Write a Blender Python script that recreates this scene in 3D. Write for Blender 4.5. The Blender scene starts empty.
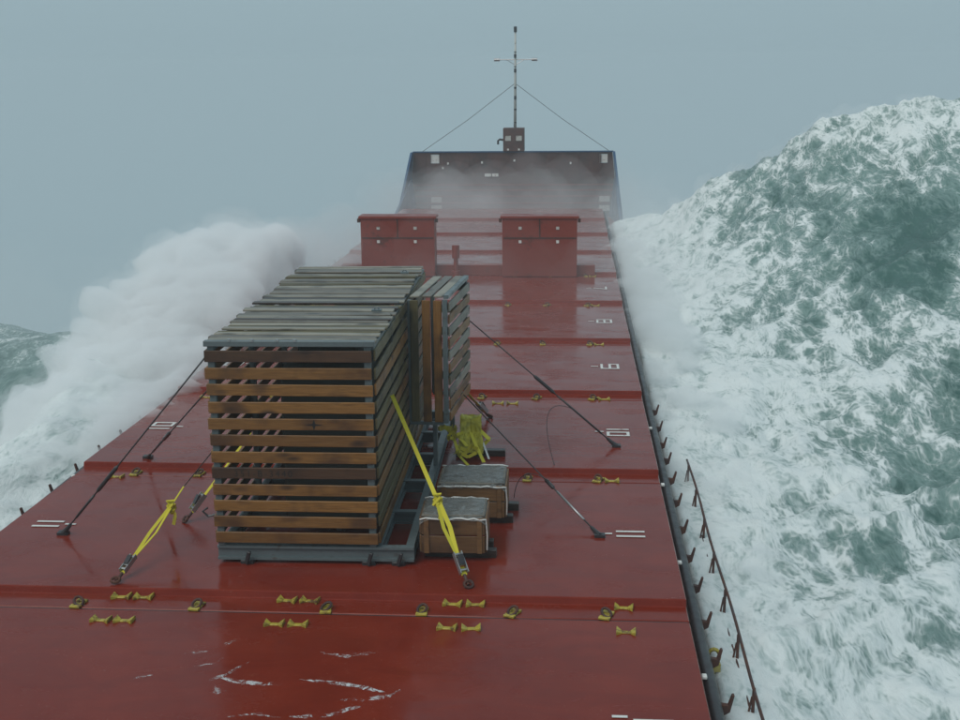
import bpy, bmesh, math, random
import numpy as np
from mathutils import Vector, Matrix
random.seed(7); rng = np.random.default_rng(11)
S = bpy.context.scene
COL = S.collection

# ------------------------------------------------------------------ camera
cam = bpy.data.cameras.new('camera'); co = bpy.data.objects.new('camera', cam); COL.objects.link(co)
cam.sensor_width = 36.0; cam.lens = 1250/960*36; cam.clip_start = .1; cam.clip_end = 4000
_r, _u, _f = (0.99732, 0.07256, -0.00883), (-0.00767, 0.22405, 0.97455), (-0.0727, 0.97187, -0.22401)
co.matrix_world = Matrix(((_r[0], _u[0], -_f[0], 3.415), (_r[1], _u[1], -_f[1], 0.0),
                          (_r[2], _u[2], -_f[2], 6.5), (0, 0, 0, 1)))
S.camera = co

# ------------------------------------------------------------------ sky, sun, exposure
SUN_EL, SUN_AZ = math.radians(52), math.radians(215)          # azimuth measured from +Y towards +X
W = bpy.data.worlds.new('World'); S.world = W; W.use_nodes = True
wn = W.node_tree; bg = wn.nodes['Background']
sky = wn.nodes.new('ShaderNodeTexSky'); sky.sky_type = 'NISHITA'; sky.sun_disc = False
sky.sun_elevation = SUN_EL; sky.sun_rotation = SUN_AZ
sky.dust_density = 4.0; sky.ozone_density = 1.0; sky.air_density = 1.0
mixw = wn.nodes.new('ShaderNodeMix'); mixw.data_type = 'RGBA'
mixw.inputs[0].default_value = .88
mixw.inputs[7].default_value = (2.82, 3.90, 4.40, 1)              # closed overcast
wn.links.new(sky.outputs[0], mixw.inputs[6]); wn.links.new(mixw.outputs[2], bg.inputs[0])
bg.inputs[1].default_value = .10
sl = bpy.data.lights.new('sun', 'SUN'); so = bpy.data.objects.new('sun', sl); COL.objects.link(so)
sl.energy = 1.15; sl.angle = math.radians(40); sl.color = (1, .97, .92)
sd = Vector((math.sin(SUN_AZ)*math.cos(SUN_EL), math.cos(SUN_AZ)*math.cos(SUN_EL), math.sin(SUN_EL)))
so.rotation_euler = sd.to_track_quat('Z', 'Y').to_euler(); so.location = (0, 0, 30)
vs = S.view_settings; vs.view_transform = 'Standard'; vs.look = 'None'; vs.exposure = 0.2; vs.gamma = 1
vs.use_curve_mapping = False
cy = S.cycles
cy.max_bounces = 9; cy.diffuse_bounces = 2; cy.glossy_bounces = 3; cy.transmission_bounces = 2
cy.transparent_max_bounces = 12; cy.volume_bounces = 7; cy.use_denoising = True
cy.caustics_reflective = False; cy.caustics_refractive = False

# ------------------------------------------------------------------ noise (numpy)
_P = rng.permutation(4096)
def _h(ix, iy): return _P[(_P[ix & 4095] + iy) & 4095]
_ang = rng.random(4096)*2*np.pi; _gx, _gy = np.cos(_ang), np.sin(_ang)
def perlin(x, y):
    x0 = np.floor(x).astype(np.int64); y0 = np.floor(y).astype(np.int64); fx = x-x0; fy = y-y0
    u = fx*fx*fx*(fx*(fx*6-15)+10); v = fy*fy*fy*(fy*(fy*6-15)+10)
    def g(i, j, dx, dy):
        k = _h(i, j); return _gx[k]*dx+_gy[k]*dy
    a = g(x0, y0, fx, fy); b = g(x0+1, y0, fx-1, fy); c = g(x0, y0+1, fx, fy-1); d = g(x0+1, y0+1, fx-1, fy-1)
    return ((a+(b-a)*u)*(1-v)+(c+(d-c)*u)*v)*1.41
def fbm(x, y, o=5, gain=.5, ridge=False):
    s = 0; a = 1; t = 0
    for i in range(o):
        n = perlin(x+17.3*i, y-9.1*i)
        if ridge: n = 1-2*np.abs(n)
        s = s+a*n; t += a; a *= gain; x = x*2.03; y = y*2.03
    return s/t
def sstep(a, b, x):
    t = np.clip((x-a)/(b-a), 0, 1); return t*t*(3-2*t)

# ------------------------------------------------------------------ mesh helpers
class MB:
    def __init__(s): s.v = []; s.f = []
    def quadbox(s, c):                                           # 8 corners
        n = len(s.v); s.v += [tuple(p) for p in c]
        s.f += [tuple(n+i for i in q) for q in ((0,3,2,1),(4,5,6,7),(0,1,5,4),(1,2,6,5),(2,3,7,6),(3,0,4,7))]
        return s
    def box(s, x0, x1, y0, y1, z0, z1):
        return s.quadbox([(x0,y0,z0),(x1,y0,z0),(x1,y1,z0),(x0,y1,z0),(x0,y0,z1),(x1,y0,z1),(x1,y1,z1),(x0,y1,z1)])
    def bar(s, a, b, w, t, up=(0,0,1)):                         # rectangular bar a->b
        a = Vector(a); b = Vector(b); d = (b-a).normalized(); u = Vector(up)
        if abs(d.dot(u)) > .98: u = Vector((1,0,0))
        r = d.cross(u).normalized(); u = r.cross(d)
        c = []
        for p in (a, b):
            c += [p-r*w/2-u*t/2, p+r*w/2-u*t/2, p+r*w/2+u*t/2, p-r*w/2+u*t/2]
        return s.quadbox(c)
    def tube(s, pts, r, n=8, cap=True):
        pts = [Vector(p) for p in pts]; base = len(s.v); prev = None
        for i, p in enumerate(pts):
            d = (pts[min(i+1, len(pts)-1)]-pts[max(i-1, 0)]).normalized()
            if prev is None:
                u = Vector((0,0,1)) if abs(d.z) < .95 else Vector((1,0,0))
            else: u = prev
            rt = d.cross(u).normalized(); u = rt.cross(d).normalized(); prev = u
            ri = r[i] if isinstance(r, (list, tuple)) else r
            for k in range(n):
                t = 2*math.pi*k/n; s.v.append(tuple(p+rt*math.cos(t)*ri+u*math.sin(t)*ri))
        for i in range(len(pts)-1):
            for k in range(n):
                a = base+i*n+k; b = base+i*n+(k+1) % n; s.f.append((a, b, b+n, a+n))
        if cap:
            s.f.append(tuple(base+k for k in reversed(range(n)))); m = base+(len(pts)-1)*n
            s.f.append(tuple(m+k for k in range(n)))
        return s
    def ribbon(s, pts, w, side, t=.006):                        # flat strap with thickness
        pts = [Vector(p) for p in pts]; side = Vector(side).normalized()
        for a, b in zip(pts[:-1], pts[1:]):
            s.bar(a, b, w, t, up=(b-a).cross(side) if (b-a).cross(side).length > 1e-6 else (0,0,1))
        return s
    def prism(s, prof, x0, x1):                                  # closed profile [(y,z)] extruded along x
        n = len(prof); b = len(s.v)
        s.v += [(x0, y, z) for y, z in prof]+[(x1, y, z) for y, z in prof]
        for i in range(n):
            j = (i+1) % n; s.f.append((b+i, b+j, b+n+j, b+n+i))
        s.f.append(tuple(b+i for i in reversed(range(n)))); s.f.append(tuple(b+n+i for i in range(n)))
        return s
    def mesh(s, name, mat, bevel=0, smooth=False):
        m = bpy.data.meshes.new(name); m.from_pydata(s.v, [], s.f)
        bm = bmesh.new(); bm.from_mesh(m); bmesh.ops.recalc_face_normals(bm, faces=bm.faces)
        if bevel: bmesh.ops.bevel(bm, geom=bm.edges[:], offset=bevel, segments=1, affect='EDGES', clamp_overlap=True)
        bm.to_mesh(m); bm.free()
        if smooth: m.polygons.foreach_set('use_smooth', [True]*len(m.polygons))
        if mat: m.materials.append(mat)
        return m
    def build(s, name, mat, parent=None, bevel=0, smooth=False, loc=None):
        return link(name, s.mesh(name, mat, bevel, smooth), parent, loc)
def link(name, mesh, parent=None, loc=None, rot=None):
    o = bpy.data.objects.new(name, mesh); COL.objects.link(o)
    if parent is not None: o.parent = parent
    if loc is not None: o.location = loc
    if rot is not None: o.rotation_euler = rot
    return o
def tag(o, label=None, cat=None, group=None, kind=None):
    for k, v in (('label', label), ('category', cat), ('group', group), ('kind', kind)):
        if v: o[k] = v
    return o
def empty(name, loc=(0,0,0), rz=0):
    o = bpy.data.objects.new(name, None); COL.objects.link(o); o.location = loc; o.rotation_euler = (0,0,rz); return o

# ------------------------------------------------------------------ materials
class NT:
    def __init__(s, name):
        s.m = bpy.data.materials.new(name); s.m.use_nodes = True; s.t = s.m.node_tree
        s.b = s.t.nodes['Principled BSDF']; s.out = s.t.nodes['Material Output']
    def n(s, t, **kw):
        x = s.t.nodes.new(t)
        for k, v in kw.items(): setattr(x, k, v)
        return x
    def put(s, sock, v):
        if hasattr(v, 'links') or isinstance(v, bpy.types.NodeSocket): s.t.links.new(v, sock)
        elif isinstance(v, (tuple, list)) and sock.type == 'RGBA' and len(v) == 3: sock.default_value = (*v, 1)
        else: sock.default_value = v
    def coord(s, kind='Object', rand=False, scale=(1,1,1), rot=(0,0,0)):
        c = s.n('ShaderNodeTexCoord').outputs[kind]
        mp = s.n('ShaderNodeMapping'); s.put(mp.inputs[0], c); mp.inputs['Scale'].default_value = scale
        mp.inputs['Rotation'].default_value = rot
        o = mp.outputs[0]
        if rand:
            oi = s.n('ShaderNodeObjectInfo'); mm = s.n('ShaderNodeMath', operation='MULTIPLY')
            s.put(mm.inputs[0], oi.outputs['Random']); mm.inputs[1].default_value = 93.0
            ad = s.n('ShaderNodeVectorMath', operation='ADD'); s.put(ad.inputs[0], o); s.put(ad.inputs[1], mm.outputs[0]); o = ad.outputs[0]
        return o
    def noise(s, vec, scale, detail=6, rough=.6, dist=0):
        x = s.n('ShaderNodeTexNoise'); s.put(x.inputs['Vector'], vec)
        for k, v in (('Scale', scale), ('Detail', detail), ('Roughness', rough), ('Distortion', dist)): x.inputs[k].default_value = v
        return x.outputs['Fac']
    def ramp(s, fac, stops, interp='LINEAR'):
        x = s.n('ShaderNodeValToRGB'); s.put(x.inputs[0], fac); e = x.color_ramp.elements; x.color_ramp.interpolation = interp
        while len(e) < len(stops): e.new(.5)
        for i, (p, c) in enumerate(stops):
            e[i].position = p; e[i].color = (c, c, c, 1) if not isinstance(c, (tuple, list)) else (*c, 1)
        return x.outputs[0]
    def mix(s, f, a, b, mode='MIX'):
        x = s.n('ShaderNodeMix', data_type='RGBA', blend_type=mode); s.put(x.inputs[0], f); s.put(x.inputs[6], a); s.put(x.inputs[7], b); return x.outputs[2]
    def math(s, op, a, b=0, c=0, clamp=False):
        x = s.n('ShaderNodeMath', operation=op, use_clamp=clamp)
        s.put(x.inputs[0], a); s.put(x.inputs[1], b); s.put(x.inputs[2], c); return x.outputs[0]
    def maprange(s, v, a, b, c=0, d=1, smooth=True):
        x = s.n('ShaderNodeMapRange'); x.interpolation_type = 'SMOOTHSTEP' if smooth else 'LINEAR'
        for i, k in enumerate((v, a, b, c, d)): s.put(x.inputs[i], k)
        return x.outputs[0]
    def bump(s, h, strength=.3, dist=.02):
        x = s.n('ShaderNodeBump'); x.inputs['Strength'].default_value = strength; x.inputs['Distance'].default_value = dist
        s.put(x.inputs['Height'], h); s.put(s.b.inputs['Normal'], x.outputs[0])
    def set(s, **kw):
        for k, v in kw.items(): s.put(s.b.inputs[k.replace('_', ' ')], v)
        return s.m

def paint(name, col, rough=.45, wear=.25, rust=(.07,.025,.012), scale=4.0, spec=.5):
    t = NT(name); c = t.coord(rand=True)
    n = t.noise(c, scale, 8, .65); n2 = t.noise(c, scale*7, 4, .6)
    base = t.mix(t.ramp(n2, [(.35, .75), (.7, 1.1)]), (0,0,0), col, 'MULTIPLY') if False else t.mix(t.ramp(n2, [(.3, 0), (.75, .35)]), col, tuple(x*.6 for x in col))
    w = t.ramp(t.math('MULTIPLY_ADD', n2, .25, t.math('MULTIPLY', n, .75)), [(.62-wear*.25, 0), (.72-wear*.2, 1)])
    t.put(t.b.inputs['Base Color'], t.mix(w, base, rust))
    t.bump(n2, .15, .01)
    return t.set(Roughness=t.maprange(n, .3, .7, rough*.7, min(1, rough*1.3)), Specular_IOR_Level=spec)

def wood_mat(name, c1, c2, c3, rough=.6):
    t = NT(name); c = t.coord(rand=True, scale=(1,1,1)); 
    st = t.n('ShaderNodeVectorMath', operation='MULTIPLY'); t.put(st.inputs[0], c); st.inputs[1].default_value = (1.1, 14, 14)
    g = t.noise(st.outputs[0], 3.2, 8, .62, .6); big = t.noise(c, 1.7, 3, .5)
    col = t.mix(t.ramp(g, [(.3, 0), (.68, 1)]), c1, c2)
    oi = t.n('ShaderNodeObjectInfo').outputs['Random']
    col = t.mix(t.math('MULTIPLY', oi, .6), col, t.mix(.5, c1, c3))
    # damp dark blotches and knots
    col = t.mix(t.ramp(big, [(.50, 0), (.66, .8)]), col, c3)
    v = t.n('ShaderNodeTexVoronoi'); sk = t.n('ShaderNodeVectorMath', operation='MULTIPLY'); t.put(sk.inputs[0], c); sk.inputs[1].default_value = (1.6, 4.5, 4.5)
    t.put(v.inputs['Vector'], sk.outputs[0]); v.inputs['Scale'].default_value = 1.0
    col = t.mix(t.ramp(v.outputs['Distance'], [(.07, .9), (.25, 0)]), col, tuple(x*.35 for x in c3))
    t.put(t.b.inputs['Base Color'], col); t.bump(g, .35, .01)
    return t.set(Roughness=t.maprange(g, .3, .7, rough*.75, rough*1.15))

M = {}
# wet red oxide hatch paint
t = NT('hatch_paint'); c = t.coord('Object'); oi = t.n('ShaderNodeObjectInfo').outputs['Random']
g1 = t.noise(c, .9, 8, .6); g2 = t.noise(c, 9, 6, .6)
cs = t.n('ShaderNodeVectorMath', operation='MULTIPLY'); t.put(cs.inputs[0], c); cs.inputs[1].default_value = (.75, 1.7, 1)
g3 = t.noise(cs.outputs[0], 1.1, 9, .66, 1.1)
col = t.mix(t.ramp(g1, [(.32, 0), (.7, 1)]), (.160, .0155, .006), (.215, .0255, .0105))
col = t.mix(t.ramp(g3, [(.46, 0), (.70, .75)]), col, (.145, .017, .008))
col = t.mix(t.ramp(g2, [(.62, 0), (.8, .55)]), col, (.22, .052, .028))
g4 = t.noise(c, 26, 4, .7); dr = t.n('ShaderNodeTexVoronoi', feature='DISTANCE_TO_EDGE'); t.put(dr.inputs['Vector'], cs.outputs[0]); dr.inputs['Scale'].default_value = .8
col = t.mix(t.math('MULTIPLY', t.ramp(g4, [(.60, 0), (.72, 1)]), t.ramp(g1, [(.48, 0), (.62, .55)])), col, (.060, .018, .012))
col = t.mix(t.math('MULTIPLY', t.ramp(g4, [(.30, 1), (.40, 0)]), t.ramp(g3, [(.40, .6), (.55, 0)])), col, (.25, .10, .075))
t.put(t.b.inputs['Base Color'], col)
wet = t.maprange(t.math('MULTIPLY_ADD', g3, .6, t.math('MULTIPLY', g1, .4)), .38, .62)
t.bump(t.math('MULTIPLY_ADD', g2, .35, t.math('MULTIPLY', g3, .65)), .055, .02)
M['deck'] = t.set(Roughness=t.maprange(wet, 0, 1, .30, .07, False), IOR=1.28, Coat_Weight=.0, Coat_Roughness=.10, Coat_IOR=1.33)

M['red'] = paint('red_steel', (.225, .036, .020), .4, .25, (.09,.025,.014), 1.6)
M['bulk'] = paint('bulkhead_steel', (.100, .050, .042), .5, .5, (.055,.036,.032), .6)
M['rust'] = paint('rusty_steel', (.05, .022, .018), .6, .7, (.09,.03,.015), 5)
M['dark'] = paint('dark_steel', (.030, .028, .030), .4, .15, (.05,.02,.012), 5)
M['grey'] = paint('grey_steel', (.115, .145, .150), .42, .18, (.06,.035,.02), 2.5)
M['blue'] = paint('blue_hull', (.030, .085, .17), .4, .1, (.05,.03,.02), 1)
M['white'] = paint('white_paint', (.72, .72, .68), .5, .22, (.16,.05,.04), 6)
M['pale'] = paint('pale_mast', (.50, .50, .46), .5, .25, (.07,.05,.04), 5)
M['chrome'] = paint('galvanised', (.42, .43, .43), .35, .1, (.1,.08,.06), 8)
M['chrome'].node_tree.nodes['Principled BSDF'].inputs['Metallic'].default_value = .7
M['ypaint'] = paint('yellow_paint', (.46, .37, .045), .5, .56, (.10,.045,.018), 11)
M['strap'] = paint('yellow_webbing', (.62, .54, .05), .75, .0, (.52,.44,.04), 25, .2)
M['rope'] = paint('wire_rope', (.035, .033, .035), .5, .2, (.05,.03,.02), 12)
M['slat'] = wood_mat('orange_board', (.155, .070, .016), (.31, .150, .036), (.060, .026, .011), .5)
M['slatdark'] = wood_mat('dark_board', (.050, .024, .011), (.085, .040, .017), (.03, .014, .008), .55)
M['grey_wood'] = wood_mat('weathered_board', (.115, .102, .080), (.225, .195, .150), (.050, .045, .038), .45)
M['pale_wood'] = wood_mat('bleached_board', (.21, .195, .155), (.36, .33, .26), (.09, .085, .07), .5)
M['olive_wood'] = wood_mat('olive_board', (.075, .062, .026), (.17, .135, .055), (.04, .036, .02), .55)
M['box_wood'] = wood_mat('box_board', (.13, .065, .025), (.24, .125, .045), (.06, .03, .015), .55)
M['timber'] = wood_mat('wet_timber', (.030, .020, .015), (.055, .036, .026), (.015, .012, .010), .4)
M['ink'] = paint('stencil_ink', (.012, .011, .010), .7, 0, (.01,.01,.01), 5)
t = NT('plastic_film'); c = t.coord(rand=True); g = t.noise(c, 7, 6, .6, 1.5)
t.bump(g, .9, .03)
M['film'] = t.set(Base_Color=(.22, .23, .22), Roughness=.18, Alpha=t.maprange(g, .35, .7, .35, .85))
t = NT('yellow_sack'); c = t.coord(rand=True); g = t.noise(c, 6, 6, .6, 1)
t.bump(g, .8, .03)
M['sack'] = t.set(Base_Color=t.mix(t.ramp(g, [(.35, 0), (.65, 1)]), (.30, .27, .02), (.58, .50, .03)), Roughness=.5)
t = NT('deck_foam'); c = t.coord(); g = t.noise(c, 9, 8, .7, 1.2)
M['wash'] = t.set(Base_Color=(.78, .8, .8), Roughness=.8, Alpha=t.maprange(g, .44, .66, 0, .7))

def volume_mat(name, col, dens, aniso=0.0):
    m = bpy.data.materials.new(name); m.use_nodes = True; nt = m.node_tree
    nt.nodes.remove(nt.nodes['Principled BSDF']); v = nt.nodes.new('ShaderNodeVolumePrincipled')
    v.inputs['Color'].default_value = (*col, 1); v.inputs['Density'].default_value = dens; v.inputs['Anisotropy'].default_value = aniso
    nt.links.new(v.outputs[0], nt.nodes['Material Output'].inputs['Volume']); return m

# sea: dark green water under lacy foam
t = NT('sea_water'); c = t.coord('Object')
at = t.n('ShaderNodeAttribute', attribute_name='foam'); cov = at.outputs['Fac']
rm = t.n('ShaderNodeMapping'); t.put(rm.inputs[0], c); rm.inputs['Rotation'].default_value = (0, 0, math.radians(24)); rm.inputs['Scale'].default_value = (1.0, .42, .8)
wv = t.n('ShaderNodeTexNoise'); t.put(wv.inputs['Vector'], rm.outputs[0]); wv.inputs['Scale'].default_value = .9; wv.inputs['Detail'].default_value = 4
wo = t.n('ShaderNodeVectorMath', operation='MULTIPLY_ADD'); t.put(wo.inputs[0], wv.outputs['Color']); wo.inputs[1].default_value = (1.3,)*3; t.put(wo.inputs[2], rm.outputs[0])
n1 = t.noise(wo.outputs[0], .55, 10, .62, .3)
n3 = t.noise(wo.outputs[0], 5.2, 10, .74, .5)
vo = t.n('ShaderNodeTexVoronoi', feature='SMOOTH_F1'); t.put(vo.inputs['Vector'], wo.outputs[0]); vo.inputs['Scale'].default_value = 2.9; vo.inputs['Smoothness'].default_value = .35
vo2 = t.n('ShaderNodeTexVoronoi', feature='SMOOTH_F1'); t.put(vo2.inputs['Vector'], wo.outputs[0]); vo2.inputs['Scale'].default_value = 12.0; vo2.inputs['Smoothness'].default_value = .3
lace = t.math('MULTIPLY_ADD', vo2.outputs['Distance'], .45, t.math('MULTIPLY', vo.outputs['Distance'], .65))
sm_ = t.n('ShaderNodeMapping'); t.put(sm_.inputs[0], c); sm_.inputs['Rotation'].default_value = (0, 0, math.radians(31)); sm_.inputs['Scale'].default_value = (2.6, .36, 1.0)
sw_ = t.n('ShaderNodeVectorMath', operation='MULTIPLY_ADD'); t.put(sw_.inputs[0], wv.outputs['Color']); sw_.inputs[1].default_value = (.9,)*3; t.put(sw_.inputs[2], sm_.outputs[0])
stk = t.noise(sw_.outputs[0], .85, 10, .66, .2)
pat = t.math('ADD', t.math('MULTIPLY', n1, .28), t.math('ADD', t.math('MULTIPLY', lace, .45), t.math('MULTIPLY_ADD', stk, .42, t.math('MULTIPLY', n3, .26))))
th = t.math('SUBTRACT', 1.145, cov)
fm = t.maprange(pat, t.math('SUBTRACT', th, .07), t.math('ADD', th, .12))
# thin milky veil below the thick foam
veil = t.math('MULTIPLY', t.maprange(pat, t.math('SUBTRACT', th, .30), t.math('ADD', th, .10)), .62)
wat = t.mix(t.ramp(n1, [(.35, 0), (.7, 1)]), (.045, .112, .096), (.088, .180, .155))
colr = t.mix(veil, wat, (.40, .52, .49))
fvar = t.math('ADD', t.math('MULTIPLY', n3, .50), t.math('ADD', t.math('MULTIPLY', lace, .42), t.math('MULTIPLY', stk, .25)))
thick = t.maprange(t.math('ADD', fvar, t.math('MULTIPLY', t.math('SUBTRACT', cov, .6), .30)), .44, .68)
fcol = t.mix(thick, (.40, .49, .47), (.75, .795, .78))
colr = t.mix(fm, colr, fcol)
t.bump(t.math('ADD', t.math('MULTIPLY', fm, .6), t.math('MULTIPLY', n3, .7)), .55, .10)
M['sea'] = t.set(Base_Color=colr, Roughness=t.maprange(fm, 0, 1, .22, .9, False), IOR=1.33)

# ------------------------------------------------------------------ the sea
def axis(a, b, d0, g):
    o = [a]; d = d0
    while o[-1] < b: o.append(o[-1]+d); d *= g
    return np.array(o)
xs = axis(4.95, 560, .055, 1.0085); xp = -axis(4.95, 560, .065, 1.0115)[::-1]
X1 = np.concatenate([xp, np.linspace(-4.5, 4.5, 7), xs])
Y1 = np.concatenate([-axis(-8.0, 500, 1.0, 1.12)[::-1], axis(8.3, 620, .065, 1.0042)])
GX, GY = np.meshgrid(X1, Y1)
def sea_height(x, y):
    tilt = -.22*np.clip(y-22, 0, None)-.0                          # the ship is pitched bow-up on the swell
    z = -2.6+tilt
    far = sstep(20, 70, np.hypot(x, y-25))
    z = z+far*1.6*fbm(x/38+4, y/30, 3)
    # --- starboard: the big wave
    ys, hs = [3, 5.2, 7.0, 8.4, 10.4, 12.5, 14.4, 15.9, 20, 30, 50], [-1.0, -.35, .5, 1.55, 2.9, 4.45, 5.05, 5.2, 5.1, 4.2, 2.0]
    H = np.interp(x, ys, hs)+.25*perlin(x/2.2, y/9)
    yc = np.interp(x, [5, 8, 12, 16, 30], [58, 51, 46.5, 44, 40])
    z0 = np.interp(x, [5, 6.2, 9, 14, 30], [-.86, -1.05, -1.7, -2.2, -2.0])
    s = np.clip((y-11)/(yc-11), 0, 1)
    up = s**1.55*(1-.18*np.sin(np.pi*s))
    zb = z0+(H-z0)*up
    back = np.clip((y-yc), 0, None)
    zb = zb-back*.42-.012*back**2
    ms = sstep(4.9, 5.25, x)
    zs = np.maximum(zb, z)
    # ridges and lumps on the wave
    a = math.radians(24); xr = x*math.cos(a)-y*math.sin(a); yr = x*math.sin(a)+y*math.cos(a)
    w1 = fbm(xr/2.6+.4*perlin(x/3, y/3), yr/6.0, 4, .5, True)
    w2 = fbm(xr/.9, yr/1.7, 5, .55, True)
    dist = sstep(5.2, 9, x)
    zs = zs+(.10+.40*dist)*w1+.018*fbm(x/.22, y/.3, 2)+(.06+.075*dist)*w2
    # --- port: broken water piled against the side
    A = np.interp(y, [5, 12, 17, 22, 28, 34, 40, 46, 54, 64], [-1.6, -1.2, -.7, -.35, .0, .4, .3, -.4, -2.2, -6])
    cx = np.interp(y, [10, 20, 30, 40, 55], [-6.2, -6.6, -7.2, -7.8, -8.5])
    sg = np.where(x < cx, np.interp(y, [10, 25, 40], [1.8, 2.3, 3.6]), 3.0)
    bulge = np.exp(-((x-cx)/sg)**2)*sstep(66, 50, y)
    zsw = -2.9+tilt+5.4*np.exp(-((y-52-.2*(x+15))/11)**2)*sstep(-5, -12, x)*(1+.25*perlin(x/9, y/40))
    zp = zsw+(A-zsw)*bulge
    zp = zp+.30*w1+.10*w2*(.4+.6*bulge)
    mp = sstep(-4.95, -5.3, x)
    hid = np.minimum(-5.0, z-1)
    return np.where(x > 0, hid*(1-ms)+zs*ms, hid*(1-mp)+zp*mp)
GZ = sea_height(GX, GY)
# foam cover, 0..1
a = math.radians(24); xr = GX*math.cos(a)-GY*math.sin(a); yr = GX*math.sin(a)+GY*math.cos(a)
near = np.exp(-np.clip(GX-5.4, 0, None)/1.5)
cov = .50+.36*near
band = fbm(xr/4.2, yr/13+3, 4)+.55*sstep(.25, .8, fbm(xr/2.6+.4*perlin(GX/3, GY/3), yr/6.0, 4, .5, True))-.15
face = sstep(22, 40, GY)*sstep(6.5, 10.5, GX)
cov = cov-.19*face+.27*band
cov = cov+.13*sstep(2.9, 4.6, GZ)*(GX > 0)
for (px, py, sx, sy, k) in ((12.6, 36, 1.5, 3.0, .20), (10.2, 22, .9, 1.6, .28), (8.3, 19.2, .7, 1.2, .26), (12.5, 26.5, 1.2, 2.2, .22), (9.2, 16.2, .5, .8, .2)):
    cov = cov-k*np.exp(-((GX-px)/sx)**2-((GY-py)/sy)**2)
port = GX < 0
covp = .30+.72*np.exp(-((GX+6.8)/2.6)**2)*sstep(60, 44, GY)+.12*band-.34*np.exp(-((GX+6.0)/1.5)**2-((GY-21)/6.0)**2)
cov = np.where(port, covp, cov)
cov = np.where(np.hypot(GX, GY-25) > 70, .36+.2*band, cov)
ny, nx = GX.shape
V = np.stack([GX.ravel(), GY.ravel(), GZ.ravel()], 1).astype(np.float32)
I = np.arange(ny*nx).reshape(ny, nx); Q = np.stack([I[:-1,:-1], I[:-1,1:], I[1:,1:], I[1:,:-1]], -1).reshape(-1, 4)
sm = bpy.data.meshes.new('sea'); sm.vertices.add(len(V)); sm.vertices.foreach_set('co', V.ravel())
sm.loops.add(Q.size); sm.loops.foreach_set('vertex_index', Q.ravel().astype(np.int32))
sm.polygons.add(len(Q)); sm.polygons.foreach_set('loop_start', np.arange(0, Q.size, 4, dtype=np.int32)); sm.polygons.foreach_set('loop_total', np.full(len(Q), 4, np.int32))
sm.update(calc_edges=True); sm.polygons.foreach_set('use_smooth', np.ones(len(Q), bool))
fa = sm.attributes.new('foam', 'FLOAT', 'POINT'); fa.data.foreach_set('value', np.clip(cov, 0, 1).ravel().astype(np.float32))
sm.materials.append(M['sea']); sea = link('sea', sm); tag(sea, 'storm sea of grey green waves streaked with white foam', 'sea', kind='structure')

# ------------------------------------------------------------------ the ship
ship = empty('cargo_ship'); tag(ship, 'red decked cargo ship with numbered hatch covers heading into the storm', 'ship')
PITCH = 5.225; Y0 = 14.18; HW = 4.87
def seam(i): return Y0+i*PITCH
def hz(y):                                                       # top of the hatch cover at y
    u = (y-Y0) % PITCH
    if u < .42: return 0
    if u < .45: return .09*(u-.42)/.03
    return .09*(1-(u-.45)/(PITCH-.45))
def hatch_mesh(end):
    mb = MB(); L = PITCH-.03
    prof = [(.015, -.26), (.015, 0), (.42, 0), (.45, .09), (L, .004), (L, -.26)]
    mb.prism(prof, -HW, HW)
    return mb.mesh('hatch_cover', M['deck'], .012)
hm = hatch_mesh(0)
panels = {}
for i in range(-3, 9):
    o = link('hatch_cover', hm, ship, (0, seam(i), 0)); panels[i] = o
# joint seal strip lying in each seam, a little below
for i in range(-2, 9):
    MB().box(-HW+.02, HW-.02, -.03, .03, -.2, -.012).build('joint_seal', M['dark'], panels[i])
coam = MB()
for s in (-1, 1): coam.box(s*4.70-.1, s*4.70+.1, -3, 61.3, -1.6, -.262)
coam.box(-4.6, 4.6, 61.0, 61.2, -1.6, -.3)
coam.build('hatch_coaming', M['rust'], ship)
MB().box(-5.95, 5.95, -6, 84, -1.75, -1.6).build('main_deck', M['red'], ship)
hull = MB()
for s in (-1, 1):
    pts = [(-6, 5.98, 5.9), (62, 5.98, 5.9), (72, 5.9, 5.0), (80, 4.0, 2.6), (86, .8, .2)]
    for (ya, ta, ba), (yb, tb, bb) in zip(pts[:-1], pts[1:]):
        za = -1.5 if ya < 62 else (-1.5 if ya < 70 else .6); zb = -1.5 if yb < 70 else .6
        za2, zb2 = za, zb
        hull.quadbox([(s*ba, ya, -7), (s*(ba-.12), ya, -7), (s*(bb-.12), yb, -7), (s*bb, yb, -7), (s*ta, ya, za2), (s*(ta-.12), ya, za2), (s*(tb-.12), yb, zb2), (s*tb, yb, zb2)])
hull.build('hull_side', M['blue'], ship)

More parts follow.
